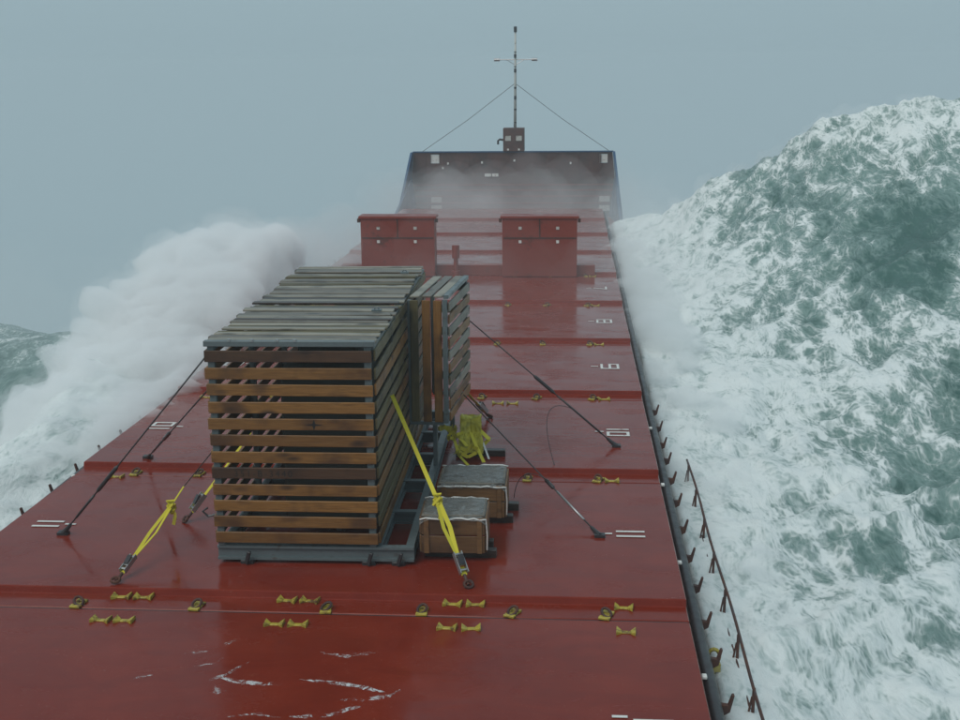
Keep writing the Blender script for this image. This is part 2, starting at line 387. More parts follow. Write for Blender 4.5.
# painted numbers, one for each panel and side
def strokes(n):
    D = {'1': [[(0, .5), (1, .5)]], '0': [[(0,.1),(0,.9),(1,.9),(1,.1),(0,.1)]], '8': [[(0,.1),(0,.9),(1,.9),(1,.1),(0,.1)], [(.52,.1),(.52,.9)]],
         '9': [[(0,.1),(0,.9),(1,.9),(1,.1),(.5,.1),(.5,.9)]], '7': [[(1,.05),(1,.9),(0,.5)]], '2': [[(1,.1),(1,.9),(.5,.9),(.45,.1),(0,.1),(0,.9)]]}
    return D[n]
def number(i, n, s):
    # characters stand with their heads outboard; starboard reads aft, port reads forward
    mb = MB(); h = .36; w = .34 if len(n) > 1 else .66; st = .055; sp_ = {'11': .2, '10': .31, '12': .31}.get(n, 0)
    def P(u, v, k):
        off = (k-(len(n)-1)/2)*sp_+(v-.5)*w*.85
        x = s*(4.10+u*h); y = (2.78 if i >= 0 else 2.55)-s*off
        return (x, y, hz(Y0+y)+.012)
    for k, ch in enumerate(n):
        for pl in strokes(ch):
            for p, q in zip(pl[:-1], pl[1:]):
                a = Vector(P(*p, k)); b = Vector(P(*q, k)); d = (b-a).normalized()*st*.45
                mb.bar(a-d, b+d, st, .004)
    a = Vector((s*3.86, 2.78, hz(Y0+2.78)+.012)); b = Vector((s*4.02, 2.78, hz(Y0+2.78)+.012)); mb.bar(a, b, st*.8, .004)
    mb.build('painted_number', M['white'], panels[i])
for i, n in ((-1, '12'), (0, '11'), (1, '10'), (2, '9'), (3, '8'), (4, '7')):
    for s in (-1, 1): number(i, n, s)

# container foot sockets: yellow dovetail shoes, and hinged lashing rings
sk = MB()
for s in (-1, 1):
    sk.quadbox([(s*.045, -.03, 0), (s*.115, -.085, 0), (s*.115, .085, 0), (s*.045, .03, 0), (s*.045, -.03, .02), (s*.115, -.085, .055), (s*.115, .085, .055), (s*.045, .03, .02)])
sk.box(-.05, .05, -.032, .032, .0, .02)
skm = sk.mesh('lashing_socket', M['ypaint'], .006)
rp = MB().box(-.07, .07, -.12, -.05, 0, .03).box(-.07, .07, .06, .12, 0, .03)
rp.box(-.06, .06, -.05, .06, 0, .012)
rpm = rp.mesh('ring_base', M['ypaint'], .005)
rg = MB(); rg.tube([(math.cos(a)*.055, math.sin(a)*.075, .035+.03*math.sin(a)) for a in np.linspace(0, 2*math.pi, 13)], .018, 6, False)
rgm = rg.mesh('lashing_ring', M['rust'], 0, True)
def socket(x, y):
    i = int(math.floor((y-Y0)/PITCH)); i = max(-3, min(8, i))
    o = link('lashing_socket', skm, panels[i], (x, y-seam(i), hz(y)-.002), (0, 0, random.uniform(-.12, .12)))
def ring(x, y):
    i = int(math.floor((y-Y0)/PITCH)); 
    o = link('ring_base', rpm, panels[i], (x, y-seam(i), hz(y)), (0, 0, random.uniform(-.5, .1)))
    r = link('lashing_ring', rgm, panels[i], (x, y-seam(i), hz(y)+.012), (0, 0, random.uniform(-.6, .6)))
for i in range(0, 6):
    for px in (-4.1, -2.15, 0, 2.1, 4.09):
        for dx in ((-.145, .145) if abs(px) < 4 else (0,)):
            for dy in (.34, -.37):
                if i > 0 and (dy > 0 or abs(px) < 3 and i != 2): continue
                if i > 0 and px > 4 and dy < 0: dy = .06
                if i > 0 and abs(px) > 4 and dy < -.2: dy = -.1
                socket(px+dx, seam(i)+dy)
    for px in (-3.84, -2.76, -1.24, .4, 1.6, 2.72, 3.87):
        if i == 0 and px < -3: continue
        if i > 0 and abs(px) < 1.3: continue
        ring(px, seam(i)+.10)
# the second transverse joint, further on: coaming bar, two upright red casings, one post
MB().box(-4.2, 4.17, 40.62, 41.0, -.0, .34).build('transverse_bar', M['red'], ship, .01)
for x0 in (-3.46, 1.16):
    x1 = x0+2.42; y = 40.25
    tr = MB().box(x0, x1, y, y+.62, .02, 1.9); tr.box(x0-.06, x1+.06, y-.05, y+.68, 1.9, 1.99)
    cas = tr.build('upright_casing', M['red'], ship, .012)
    pl = MB()
    pl.box(x0+.04, x1-.04, y-.02, y-.002, 1.26, 1.30)
    pl.box((x0+x1)/2-.02, (x0+x1)/2+.02, y-.018, y-.002, 1.3, 1.9)
    pl.build('panel_seam', M['rust'], cas)
    for fx in (.24, .74):
        for fz, sz in ((1.6, .10), (1.16, .09)):
            MB().box(x0+fx*2.42-sz/2, x0+fx*2.42+sz/2, y-.03, y-.002, fz-.045, fz+.045).build('lifting_eye', M['white' if fz < 1.3 else 'pale'], cas)
    for e in (x0-.11, x1+.02):
        MB().box(e, e+.09, y+.02, y+.14, 1.78, 1.9).build('corner_lug', M['rust'], cas)
pst = MB().tube([(-.36, 40.3, 0), (-.36, 40.3, .62)], .075, 12); pst.tube([(-.36, 40.3, .62), (-.36, 40.3, 1.04)], .125, 12)
pst.tube([(-.36, 40.3, 0), (-.36, 40.3, .2)], .14, 12)
pst.build('vent_post', M['red'], ship)
# side gear: pipe and cargo hooks along the hatch edge, guard rail outboard
for s in (-1, 1):
    MB().tube([(s*4.985, y, -.16) for y in np.linspace(-2, 61, 22)], .075, 10).build('edge_pipe', M['dark'], ship, 0, True)
    bk = MB()
    prof = [(-.06, -.30), (.10, -.34), (.17, -.30), (.215, -.10), (.19, -.10), (.15, -.22), (.03, -.20), (-.06, -.15)]
    n = len(prof)
    b0 = len(bk.v); bk.v += [(s*p, -.03, q) for p, q in prof]+[(s*p, .03, q) for p, q in prof]
    for k in range(n):
        j = (k+1) % n; bk.f.append((b0+k, b0+j, b0+n+j, b0+n+k))
    bk.f.append(tuple(b0+k for k in range(n))); bk.f.append(tuple(b0+n+k for k in reversed(range(n))))
    bkm = bk.mesh('edge_hook', M['rust'], .004)
    y = 8.1
    k = 0
    while y < (25 if s > 0 else 46):
        link('edge_hook', bkm, ship, (s*4.99, y, random.uniform(-.03, .03)), (0, 0, random.uniform(-.06, .06)))
        if k % 3 == 1: MB().box(-.03, .03, -.04, .04, 0, .04).build('cleat_tag', M['white'], ship, .008, loc=(s*4.915, y+.35, -.07))
        y += 1.105; k += 1
rx = 5.57
rl = MB().tube([(rx+.012*math.sin(y*1.3), y, -.5) for y in np.linspace(4, 22.3, 40)], .020, 8).build('guard_rail', M['rust'], ship, 0, True)
MB().tube([(rx-.02, y, -.86+.02*math.sin(y)) for y in np.linspace(4, 22.0, 40)], .016, 6).build('lower_rail', M['rust'], ship, 0, True)
for y in np.arange(5.0, 22.2, 1.42):
    MB().bar((rx-.02, y, -1.6), (rx, y, -.51), .036, .036).bar((rx-.07, y, -.92), (rx-.02, y, -.62), .022, .022).build('stanchion', M['rust'], ship, .004)
yp = MB().tube([(5.22, 14.55, -1.6), (5.22, 14.55, -.78)], .055, 10); yp.box(5.14, 5.30, 14.47, 14.63, -.80, -.70)
yp.tube([(5.22+.07*math.cos(a), 14.55, -.62+.09*math.sin(a)) for a in np.linspace(0, 2*math.pi, 13)], .025, 6, False)
yp.build('yellow_vent', M['ypaint'], ship)

# forecastle bulkhead with mast house
yb = 72.0
fb = MB()
def wx(z): return np.interp(z, [-1.6, 2.06], [6.05, 5.66])
zs_ = [-1.6, -.9, 1.45, 1.95, 2.06]
holes = [(-4.72, -4.18), (4.92, 5.42)]
for za, zb_ in zip(zs_[:-1], zs_[1:]):
    xs_ = [-1, 1]
    if abs(za-1.45) < .01: segs = [(-wx(za), -4.72), (-4.18, 4.92), (5.42, wx(za))]
    else: segs = [(-wx(za), wx(za))]
    for (xa, xb) in segs:
        ta = xa if abs(xa) < 5.5 else math.copysign(wx(zb_), xa); tb = xb if abs(xb) < 5.5 else math.copysign(wx(zb_), xb)
        fb.quadbox([(xa, yb, za), (xb, yb, za), (xb, yb+.14, za), (xa, yb+.14, za), (ta, yb, zb_), (tb, yb, zb_), (tb, yb+.14, zb_), (ta, yb+.14, zb_)])
fbo = fb.build('forecastle_bulkhead', M['bulk'], ship)
for xa, xb in holes:
    MB().box(xa+.02, xb-.02, yb+.03, yb+.07, 1.47, 1.93).build('opening_fill', M['white'], fbo)  # added white fill, standing in for bright water seen through the opening
    MB().box(xa, xa+.03, yb-.03, yb, 1.42, 1.97).box(xb-.03, xb, yb-.03, yb, 1.42, 1.97).build('opening_frame', M['bulk'], fbo)
MB().box(-5.7, 5.7, yb-.06, yb+.2, 2.06, 2.13).build('cap_rail', M['blue'], fbo)
for z in (-1.25, -.85, -.45, -.12, .2):
    MB().box(-wx(z)+.1, wx(z)-.1, yb-.05, yb-.003, z, z+.055).build('stiffener', M['red'], fbo)
for x in np.linspace(-5.0, 5.0, 9):
    MB().box(x-.025, x+.025, yb-.035, yb-.003, .32, 2.02).build('upright_stiffener', M['bulk'], fbo)
for x in (-1.42, -1.0): MB().box(x-.18, x+.18, yb-.09, yb-.052, .70, .87).build('name_board', M['white'], fbo)
for x, z in ((-4.4, -.62), (-4.4, -1.1), (5.25, -.58), (5.25, -1.1)): MB().box(x-.3, x+.3, yb-.09, yb-.056, z-.16, z+.16).build('pale_panel', M['pale'], fbo)
for x, z in ((-3.7, 1.45), (-1.75, 1.5), (3.3, 1.45), (-4.0, 1.2), (.1, 1.6)): MB().box(x-.05, x+.05, yb-.09, yb-.04, z-.06, z+.06).build('deck_lamp', M['white'], fbo)
for s in (-1, 1):
    wg = MB(); x0, x1 = s*5.66, s*6.08
    wg.quadbox([(x1, yb-5.5, -1.9), (x1+s*.12, yb-5.5, -1.9), (x1+s*.12, yb+.3, -1.9), (x1, yb+.3, -1.9), (x0+s*.02, yb-.6, 2.1), (x0+s*.14, yb-.6, 2.1), (x0+s*.14, yb+.3, 2.1), (x0+s*.02, yb+.3, 2.1)])
    wg.build('bulwark_wing', M['blue'], ship)
hs_ = MB().box(-.53, .66, yb-.2, yb+.9, 2.13, 3.42); hso = hs_.build('mast_house', M['bulk'], ship, .01)
for x in (-.25, .37):
    MB().box(x-.16, x+.16, yb-.235, yb-.202, 2.72, 3.0).build('house_panel', M['pale'], hso); MB().box(x-.05, x+.05, yb-.24, yb-.202, 2.18, 2.28).build('house_lamp', M['white'], hso)
gn = MB().tube([(-.53, yb+.2, 2.75), (-.75, yb+.2, 2.78), (-.84, yb+.2, 2.7), (-.84, yb+.2, 2.5)], .06, 8); gn.build('gooseneck_vent', M['dark'], hso)
mo = MB().tube([(.13, yb+.3, 3.42), (.15, yb+.3, 6.0), (.16, yb+.3, 8.75)], [.085, .07, .05], 10).build('mast', M['pale'], ship, 0, True)
MB().tube([(.16, yb+.3, 8.7), (.16, yb+.3, 9.0)], .09, 8).build('mast_light', M['dark'], mo)
MB().tube([(-.92, yb+.3, 7.2), (1.28, yb+.3, 7.2)], .03, 6).tube([(-.35, yb+.3, 7.2), (.15, yb+.3, 6.9)], .018, 6).tube([(.67, yb+.3, 7.2), (.15, yb+.3, 6.9)], .018, 6).build('crossarm', M['chrome'], mo)
for x in (-.88, 1.24): MB().tube([(x-.16, yb+.3, 7.2), (x+.16, yb+.3, 7.2)], .085, 8).build('floodlight', M['chrome'], mo)
for z in (3.7, 4.4, 5.0, 5.6, 6.5, 6.8, 7.3, 7.6):
    MB().box(.08, .22, yb+.19, yb+.23, z, z+random.choice((.04, .1, .2))).build('mast_step', M['dark'], mo)
for tx in (-5.2, 5.5):
    MB().tube([(.14, yb+.3, 5.9), ((.14+tx)/2, yb+.25, 3.9), (tx, yb+.1, 2.1)], .014, 5).build('stay_wire', M['rope'], mo)

# ------------------------------------------------------------------ the slatted crates on their skid
SKR = math.radians(.9)
skid = empty('steel_skid', (-1.32, 15.55, hz(15.55)), SKR); tag(skid, 'grey steel skid frame lying under the big slatted crate', 'skid')
def ibeam(name, a, b, parent, h=.2, w=.11):
    a = Vector(a); b = Vector(b); up = Vector((0,0,1))
    mb = MB().bar(a+up*(h/2), b+up*(h/2), w*.35, h-.07)
    mb.bar(a+up*.018, b+up*.018, w, .034).bar(a+up*(h-.018), b+up*(h-.018), w, .034)
    return mb.build(name, M['grey'], parent)
SB = .05
ibeam('front_beam', (0, .06, SB), (2.66, .06, SB), skid)
for x in (.06, 2.60): ibeam('side_beam', (x, .125, SB+.003), (x, 6.95, SB+.003), skid)
for y in (1.5, 2.9, 4.3, 5.6, 7.0): ibeam('cross_beam', (.12, y, SB-.003), (2.54, y, SB-.003), skid, .19)
ibeam('inner_beam', (2.18, .125, SB-.006), (2.18, 6.9, SB-.006), skid, .18, .08)
for x in (.4, 2.05, 2.45):
    MB().box(x-.09, x+.09, -.02, .3, -.01, SB).bar((x, -.06, .02), (x+.05, -.07, .2), .05, .05).build('deck_clamp', M['dark'], skid, .008)
MB().bar((2.68, 6.98, .2), (2.72, 6.98, .66), .06, .06).build('lashing_post', M['grey'], skid, .006)
# --- main crate (local frame of the skid)
cr = empty('slatted_crate', (-1.32, 15.55, hz(15.55)), SKR); tag(cr, 'big crate of orange wooden slats with a weathered grey boarded top', 'crate')
CW, CD, CZ0, CZ1 = 2.17, 6.55, .262, 3.0
def plank(L, w, t_, mat, key={}):
    k = (round(L, 3), round(w, 3), t_, mat)
    if k not in key:
        bm = bmesh.new(); bmesh.ops.create_cube(bm, size=1); bmesh.ops.scale(bm, vec=(L, w, t_), verts=bm.verts)
        bmesh.ops.bevel(bm, geom=bm.edges[:], offset=.006, segments=1, affect='EDGES')
        m = bpy.data.meshes.new('slat'); bm.to_mesh(m); bm.free(); m.materials.append(M[mat]); key[k] = m
    return key[k]
NS = 12; pit = (CZ1-CZ0-.02)/NS
def lay(mesh, name, parent, loc, rot):
    return link(name, mesh, parent, loc, rot)
front = []
for i in range(NS):
    z = CZ0+pit*(i+.5)+random.uniform(-.006, .006)
    mt = 'slatdark' if i in (4, 11) else 'slat'
    front.append(lay(plank(CW+.02, .152, .032, mt), 'slat', cr, (CW/2+random.uniform(-.015, .015), -.02, z), (math.pi/2, random.uniform(-.006, .006), 0)))
    lay(plank(CD-.05, .15, .03, 'olive_wood' if i % 3 else 'slat'), 'slat', cr, (CW+.03, CD/2, z+random.uniform(-.01, .01)), (math.pi/2, random.uniform(-.002, .002), math.pi/2))
    lay(plank(CD-.05, .15, .03, 'slat'), 'slat', cr, (-.005, CD/2, z), (math.pi/2, 0, math.pi/2))
    if i % 2: lay(plank(CW, .15, .03, 'slat'), 'slat', cr, (CW/2, CD, z), (math.pi/2, 0, 0))
# steel posts
for x in (.06, CW-.06):
    for y in (.04, 2.2, 4.4, CD-.06):
        MB().box(x-.045, x+.045, y-.035, y+.035, CZ0-.01, CZ1).build('post', M['grey'], cr, .006)
MB().box(-.02, CW+.04, -.045, .05, CZ1+.002, CZ1+.075).build('top_edge', M['grey'], cr, .006)
for x in (.06, CW-.03): MB().box(x-.05, x+.05, .055, CD, CZ1-.06, CZ1-.002).build('top_rail', M['grey'], cr, .005)
# roof boards
y = .14
while y < CD-.05:
    w = random.choice((.12, .14, .16, .19)); mt = random.choices(('grey_wood', 'pale_wood', 'olive_wood', 'timber'), (8, 3, 2, 1.2))[0]
    lay(plank(CW+.06, w, .03, mt), 'roof_board', cr, (CW/2+random.uniform(-.03, .04), y+w/2, CZ1+.022+random.uniform(0, .028)), (random.uniform(-.05, .05), random.uniform(-.006, .006), random.uniform(-.006, .006)))
    y += w+random.choice((.012, .02, .035, .06))
for x, y in ((1.95, 2.1), (1.95, 5.6)):
    MB().box(-.07, .07, -.05, .05, 0, .025).tube([(-.035, 0, .02), (-.02, 0, .055), (.02, 0, .055), (.035, 0, .02)], .010, 6).build('lifting_plate', M['grey'], cr, loc=(x, y, CZ1+.07))
for x in (.32, .62, .95, 1.18): MB().tube([(x, -.03, CZ1+.07), (x, -.03, CZ1+.10)], .025, 8).build('bolt', M['chrome'], cr)
MB().tube([(-.13, .1, .75), (-.20, .1, .70), (-.13, .1, .63), (0, .1, .66)], .015, 6).build('side_eye', M['dark'], cr)
# stencilled number and cross mark on the front
fc = bpy.data.curves.new('stencil', 'FONT'); fc.body = '351-B-3440'; fc.size = .125; fc.space_character = 1.35
fo = bpy.data.objects.new('stencil', fc); COL.objects.link(fo)
dg = bpy.context.evaluated_depsgraph_get(); tm = bpy.data.meshes.new_from_object(fo.evaluated_get(dg)); bpy.data.objects.remove(fo)
tm.name = 'stencil'; tm.materials.clear(); tm.materials.append(M['ink'])
tag(link('stencil', tm, front[4], (-.80, -.045, .0195), (0, 0, 0)), kind='stuff')
cm = MB(); pts = []
for k in range(8):
    a = k*math.pi/4; r = .125 if k % 2 == 0 else .03
    pts.append((r*math.cos(a)*1.0, r*math.sin(a)*.58, 0))
cm.v = pts; cm.f = [tuple(range(8))]; cm.build('cross_mark', M['ink'], front[7], loc=(.31, 0, .0195))
# what stands inside: shrouded machine
M['shroud'] = paint('load_shroud', (.030, .036, .028), .6, .1, (.02,.02,.018), 2)
cg = MB().box(.75, 1.95, .9, 5.6, .28, 2.5).box(.95, 1.8, 1.2, 4.8, 2.5, 2.8).build('shrouded_load', M['shroud'], None, .04)
cg.matrix_world = skid.matrix_basis.copy() if False else Matrix.Translation(skid.location) @ Matrix.Rotation(SKR, 4, 'Z')
tag(cg, 'dark shrouded load standing inside the big slatted crate', 'cargo')
# --- tall narrow crate hanging at the side
c2 = empty('narrow_crate', (.90, 19.0, 1.12), math.radians(-4.5)); tag(c2, 'tall narrow crate of upright boards beside the big slatted crate', 'crate')
W2, D2, H2 = .60, 1.95, 1.95
for k, x in enumerate((.075, .265, .445)):
    lay(plank(H2, .13, .03, ('olive_wood', 'slat', 'slat')[k]), 'upright_board', c2, (x, -.02, H2/2), (math.pi/2, math.pi/2, 0))
    lay(plank(D2, .145, .03, ('pale_wood', 'grey_wood', 'pale_wood')[k]), 'roof_board', c2, (x+.01, D2/2, H2+.05+.004*k), (0, 0, math.pi/2))
for i in range(10):
    lay(plank(D2, .145, .028, random.choice(('slat', 'olive_wood', 'pale_wood', 'slat'))), 'slat', c2, (W2+.02, D2/2, .09+i*.195), (math.pi/2, 0, math.pi/2))
    if i % 2: lay(plank(W2, .14, .028, 'olive_wood'), 'slat', c2, (W2/2, D2, .09+i*.195), (math.pi/2, 0, 0))
for x in (.0, W2-.04):
    for y in (.02, D2-.04): MB().box(x-.035, x+.035, y-.03, y+.03, -.02, H2).build('post', M['grey'], c2, .005)
MB().box(W2-.075, W2+.0, -.05, -.012, 0, H2+.02).build('front_post', M['grey'], c2, .004)
MB().box(W2-.06, W2+.02, 0, D2, H2+.025, H2+.085).build('top_edge', M['grey'], c2, .004)
MB().box(-.02, W2-.08, -.01, .05, -.055, .0).box(-.02, W2, D2-.06, D2, -.055, 0).build('bottom_edge', M['grey'], c2, .004)
for y in (.25, D2-.1): MB().bar((W2*.55, y, -.86), (W2*.55, y, -.03), .07, .07).build('support_leg', M['grey'], c2, .005)

# ------------------------------------------------------------------ dunnage timbers and wrapped boxes
for k, (x0, x1, y, lab) in enumerate(((1.45, 2.42, 16.0, 'dark wet timber under the front end of the nearer wrapped box'), (1.42, 2.36, 16.35, 'dark wet timber under the back end of the nearer wrapped box'),
                                      (1.5, 2.58, 17.42, 'dark wet timber under the front end of the farther wrapped box'), (1.5, 2.64, 18.0, 'dark wet timber under the back end of the farther wrapped box'),
                                      (1.45, 2.26, 19.85, 'dark wet timber sticking out in front of the yellow tarpaulin'), (1.45, 2.30, 20.55, 'dark wet timber running under the yellow tarpaulin'))):
    zb = min(hz(y-.06), hz(y+.06))
    tb = MB().box(-(x1-x0)/2, (x1-x0)/2, -.065, .065, 0, .115).build('dunnage_timber', M['timber'], None, .01, loc=((x0+x1)/2, y, zb))
    tb.rotation_euler = (0, 0, random.uniform(-.02, .02)); tag(tb, lab, 'timber', 'dunnage timbers')
def wrapped_box(x0, x1, y0, y1, z0, z1, lab):
    o = empty('wooden_box', ((x0+x1)/2, (y0+y1)/2, z0), random.uniform(-.02, .02)); tag(o, lab, 'box', 'wrapped wooden boxes')
    w, d, h = x1-x0, y1-y0, z1-z0
    n = 2
    for k in range(n):
        zz = h*(k+.5)/n; bh = h/n-.018
        for yy, nm in ((-d/2, 1), (d/2, 1)): lay(plank(w, bh, .03, 'box_wood'), 'board', o, (0, yy, zz), (math.pi/2, 0, 0))
        for xx in (-w/2, w/2): lay(plank(d-.04, bh, .03, 'box_wood'), 'board', o, (xx+math.copysign(-.016, xx), 0, zz), (math.pi/2, 0, math.pi/2))
    for k in range(3): lay(plank(w-.0, d/3-.012, .028, 'grey_wood'), 'lid_board', o, (0, -d/2+d*(k+.5)/3, h+.012), (0, 0, 0))
    for x in (-w*.42, w*.42): MB().box(x-.035, x+.035, -d/2-.034, -d/2-.017, .01, h-.01).build('batten', M['box_wood'], o, .004)
    # torn clear film pulled over the lid, with a thick rolled edge
    fm_ = MB(); nu, nv = 15, 11
    for j in range(nv):
        for i in range(nu):
            u, v = i/(nu-1), j/(nv-1)
            x = (u-.5)*(w+.05); yy = (v-.5)*(d+.07); z = h+.033+.02*random.random()
            if j == 0: z -= .06+.03*random.random(); yy -= .01
            if i in (0, nu-1): z -= .07
            if j == nv-1: z -= .05
            fm_.v.append((x, yy, z))
    for j in range(nv-1):
        for i in range(nu-1): a = j*nu+i; fm_.f.append((a, a+1, a+nu+1, a+nu))
    f = fm_.build('plastic_film', M['film'], o, 0, True)
    for yy in (-d/2-.03, d/2-.02):
        MB().tube([((u-.5)*(w+.04), yy+random.uniform(-.008, .008), h-.02+(.045 if yy > 0 else 0)+random.uniform(-.012, .016)) for u in np.linspace(0, 1, 12)], .012, 6).build('film_edge', M['white'], o, 0, True)
    MB().tube([(w/2+.02, -d/2-.02, h-.02), (w/2+.035, -d/2, h*.5), (w/2+.03, -d/2+.02, .05)], .01, 6).build('film_edge', M['white'], o)
wrapped_box(1.42, 2.27, 15.78, 16.5, hz(16.0)+.118, .70, 'small film wrapped wooden box in front, crossed by the knotted yellow strap')
wrapped_box(1.50, 2.46, 17.25, 18.1, hz(17.42)+.118, .66, 'wider film wrapped wooden box behind the strapped box')

# yellow sack and strap heap
def tarp_sheet(nu=34, nv=40):
    prof = [(.26, .05), (.22, .42), (.17, .60), (.02, .60), (-.05, .33), (-.20, .22), (-.33, .10), (-.42, .03)]; wid = [.30, .34, .36, .36, .36, .40, .46, .50]
    tt = np.linspace(0, 1, len(prof)); mb = MB()
    for j in range(nv):
        v = j/(nv-1); y = np.interp(v, tt, [p[0] for p in prof]); z = np.interp(v, tt, [p[1] for p in prof]); w = np.interp(v, tt, wid)
        for i in range(nu):
            u = i/(nu-1)-.5; k = .35+.65*float(sstep(.50, .75, v))
            n1 = float(fbm(np.array(u*5.0+2), np.array(v*6.0), 4, .55, True)); n2 = float(fbm(np.array(u*7.0-5), np.array(v*5.0+9), 3, .5, True))
            edge = abs(u)*2; sag = .06*(1-edge**2) if .28 < v < .46 else 0
            mb.v.append((u*w+.05*k*n2, y+.045*k*n1-.05*edge*(v > .5), max(.012, z+.06*k*n1-sag-.12*max(0, edge-.8)*(v < .5))))
    for j in range(nv-1):
        for i in range(nu-1): a = j*nu+i; mb.f.append((a, a+1, a+nu+1, a+nu))
    return mb
o_ = tarp_sheet().build('yellow_tarp', M['sack'], None, 0, True)
md = o_.modifiers.new('t', 'SOLIDIFY'); md.thickness = .012; md.offset = 0
dg = bpy.context.evaluated_depsgraph_get(); me = bpy.data.meshes.new_from_object(o_.evaluated_get(dg)); bpy.data.objects.remove(o_)
sk_ = link('yellow_tarp', me, None, (1.70, 20.5, hz(20.5)+.11)); tag(sk_, 'crumpled yellow tarpaulin folded up behind the wrapped boxes', 'tarpaulin')
def curl(c, r, n, seed):
    R = random.Random(seed); pts = []
    a0 = R.uniform(0, 6.3)
    for k in range(n):
        a = a0+k*.55+R.uniform(-.15, .15); rr = r*(1+.35*R.uniform(-1, 1)); pts.append((c[0]+rr*math.cos(a), c[1]+rr*math.sin(a)*.8, c[2]+R.uniform(0, .12)+.004*k))
    return pts
hp = empty('strap_heap', (1.42, 20.6, hz(20.6))); tag(hp, 'loose heap of yellow webbing lying over the skid frame', 'straps')
for k, (cx_, cy_, cz_, r) in enumerate(((-.16, .1, .34, .12), (-.05, .0, .36, .10), (.02, -.25, .30, .13), (.28, -.75, .2, .15))):
    MB().ribbon(curl((cx_, cy_, cz_), r, 14, k), .055, (.25, .2, 1)).build('webbing', M['strap'], hp)
MB().ribbon([(-.10, .05, .42), (.12, -.28, .38), (.26, -.5, .30)], .065, (1, .6, 0)).build('webbing', M['strap'], hp)
MB().ribbon([(-.02, -.1, .40), (.14, -.7, .20), (.36, -1.1, .12)], .05, (1, .4, 0)).build('webbing', M['strap'], hp)
MB().ribbon([(.18, .2, .62), (.36, -.35, .36), (.56, -.75, .1)], .06, (1, .6, 0)).build('webbing', M['strap'], hp)
MB().ribbon([(.5, -.1, .25), (.62, -.38, .04)], .035, (1, .6, 0)).build('webbing_end', M['white'], hp)
MB().ribbon([(.42, .1, .42), (.6, .0, .28), (.48, -.1, .18)], .10, (0, 1, .4)).build('webbing', M['strap'], hp)

# ------------------------------------------------------------------ ratchet straps
def ratchet_strap(name, top, bot, lab, knot=None, rlen=.30, group='yellow ratchet straps', w=.055, rope_to=None):
    top, bot = Vector(top), Vector(bot); o = empty(name, bot); tag(o, lab, 'strap', group)
    T = top-bot; B = Vector((0,0,0)); d = (T if knot is None else Vector(knot)-bot).normalized()
    side = d.cross(Vector((0,0,1))).normalized()
    hook_end = d*.16; r0 = d*.18; r1 = d*(.18+rlen)
    hk = MB().tube([B+Vector((0,0,.02)), d*.06, d*.17], .022, 8); hk.tube([B+side*.06*math.cos(a)+Vector((0,0,.03))+d*.05*math.sin(a) for a in np.linspace(0, 2*math.pi, 11)], .02, 6, False)
    hk.build('hook', M['rust'], o)
    MB().ribbon([hook_end, r0+d*.1], w*1.05, side).build('short_webbing', M['strap'], o)
    rt = MB(); up = side.cross(d)
    for s in (-1, 1): rt.bar(r0+side*s*w*.7+up*.02, r1+side*s*w*.7+up*.02, .012, .07, up)
    for q in (.15, .4, .65, .9): rt.tube([r0.lerp(r1, q)-side*w*.75+up*.03, r0.lerp(r1, q)+side*w*.75+up*.03], .016, 6)
    rt.build('ratchet', M['chrome'], o)
    MB().bar(r0.lerp(r1, .35)+up*.06, r0.lerp(r1, .8)+up*.085, w*1.1, .02, up).build('ratchet_handle', M['dark'], o)
    if knot is None:
        MB().ribbon([r1-d*.05, r1.lerp(T, .5)-Vector((0,0,.015)), T], w, side).build('webbing', M['strap'], o)
        kpos = None
    else:
        K = Vector(knot)-bot
        for s in (-1, 1): MB().ribbon([r1-d*.05, r1.lerp(K, .5)+side*s*.045-Vector((0,0,.02)), K+side*s*.01], w*.8, side+up*.35*s).build('webbing', M['strap'], o)
        MB().ribbon([K-d*.02, T], w*.75, side+up*.5).build('webbing', M['strap'], o)
        kb = MB(); R = random.Random(5)
        for q in range(4): kb.tube([K+Vector((R.uniform(-.05,.05), R.uniform(-.04,.04), R.uniform(-.09,.09))) for _ in range(6)], .022, 6)
        kb.ribbon([K, K+Vector((.06, -.02, -.12)), K+Vector((.03, -.03, -.26))], .05, side); kb.build('knot', M['strap'], o)
    return o
ratchet_strap('ratchet_strap', (.90, 16.93, 2.08), (2.13, 14.86, hz(14.86)+.02), 'long knotted yellow strap pulled down across the wrapped box', knot=(1.66, 15.66, .98), w=.075)
ratchet_strap('ratchet_strap', (-1.375, 17.76, 1.27), (-2.265, 17.15, hz(17.15)+.02), 'short yellow ratchet strap close to the big crate, partly behind its slats', w=.085)
sC = ratchet_strap('ratchet_strap', (-2.04, 16.5, .83), (-2.45, 14.76, hz(14.76)+.02), 'long yellow ratchet strap with a frayed upper end on the open hatch', knot=(-2.12, 16.13, .66))
MB().tube([(.41, 1.74, .72), (.75, 1.3, 1.1), (1.1, .95, 1.5)], .008, 5).build('rope_end', M['rope'], sC)
ratchet_strap('ratchet_strap', (1.46, 22.55, .70), (1.86, 23.1, hz(23.1)+.02), 'short yellow ratchet strap behind the narrow crate', w=.085)

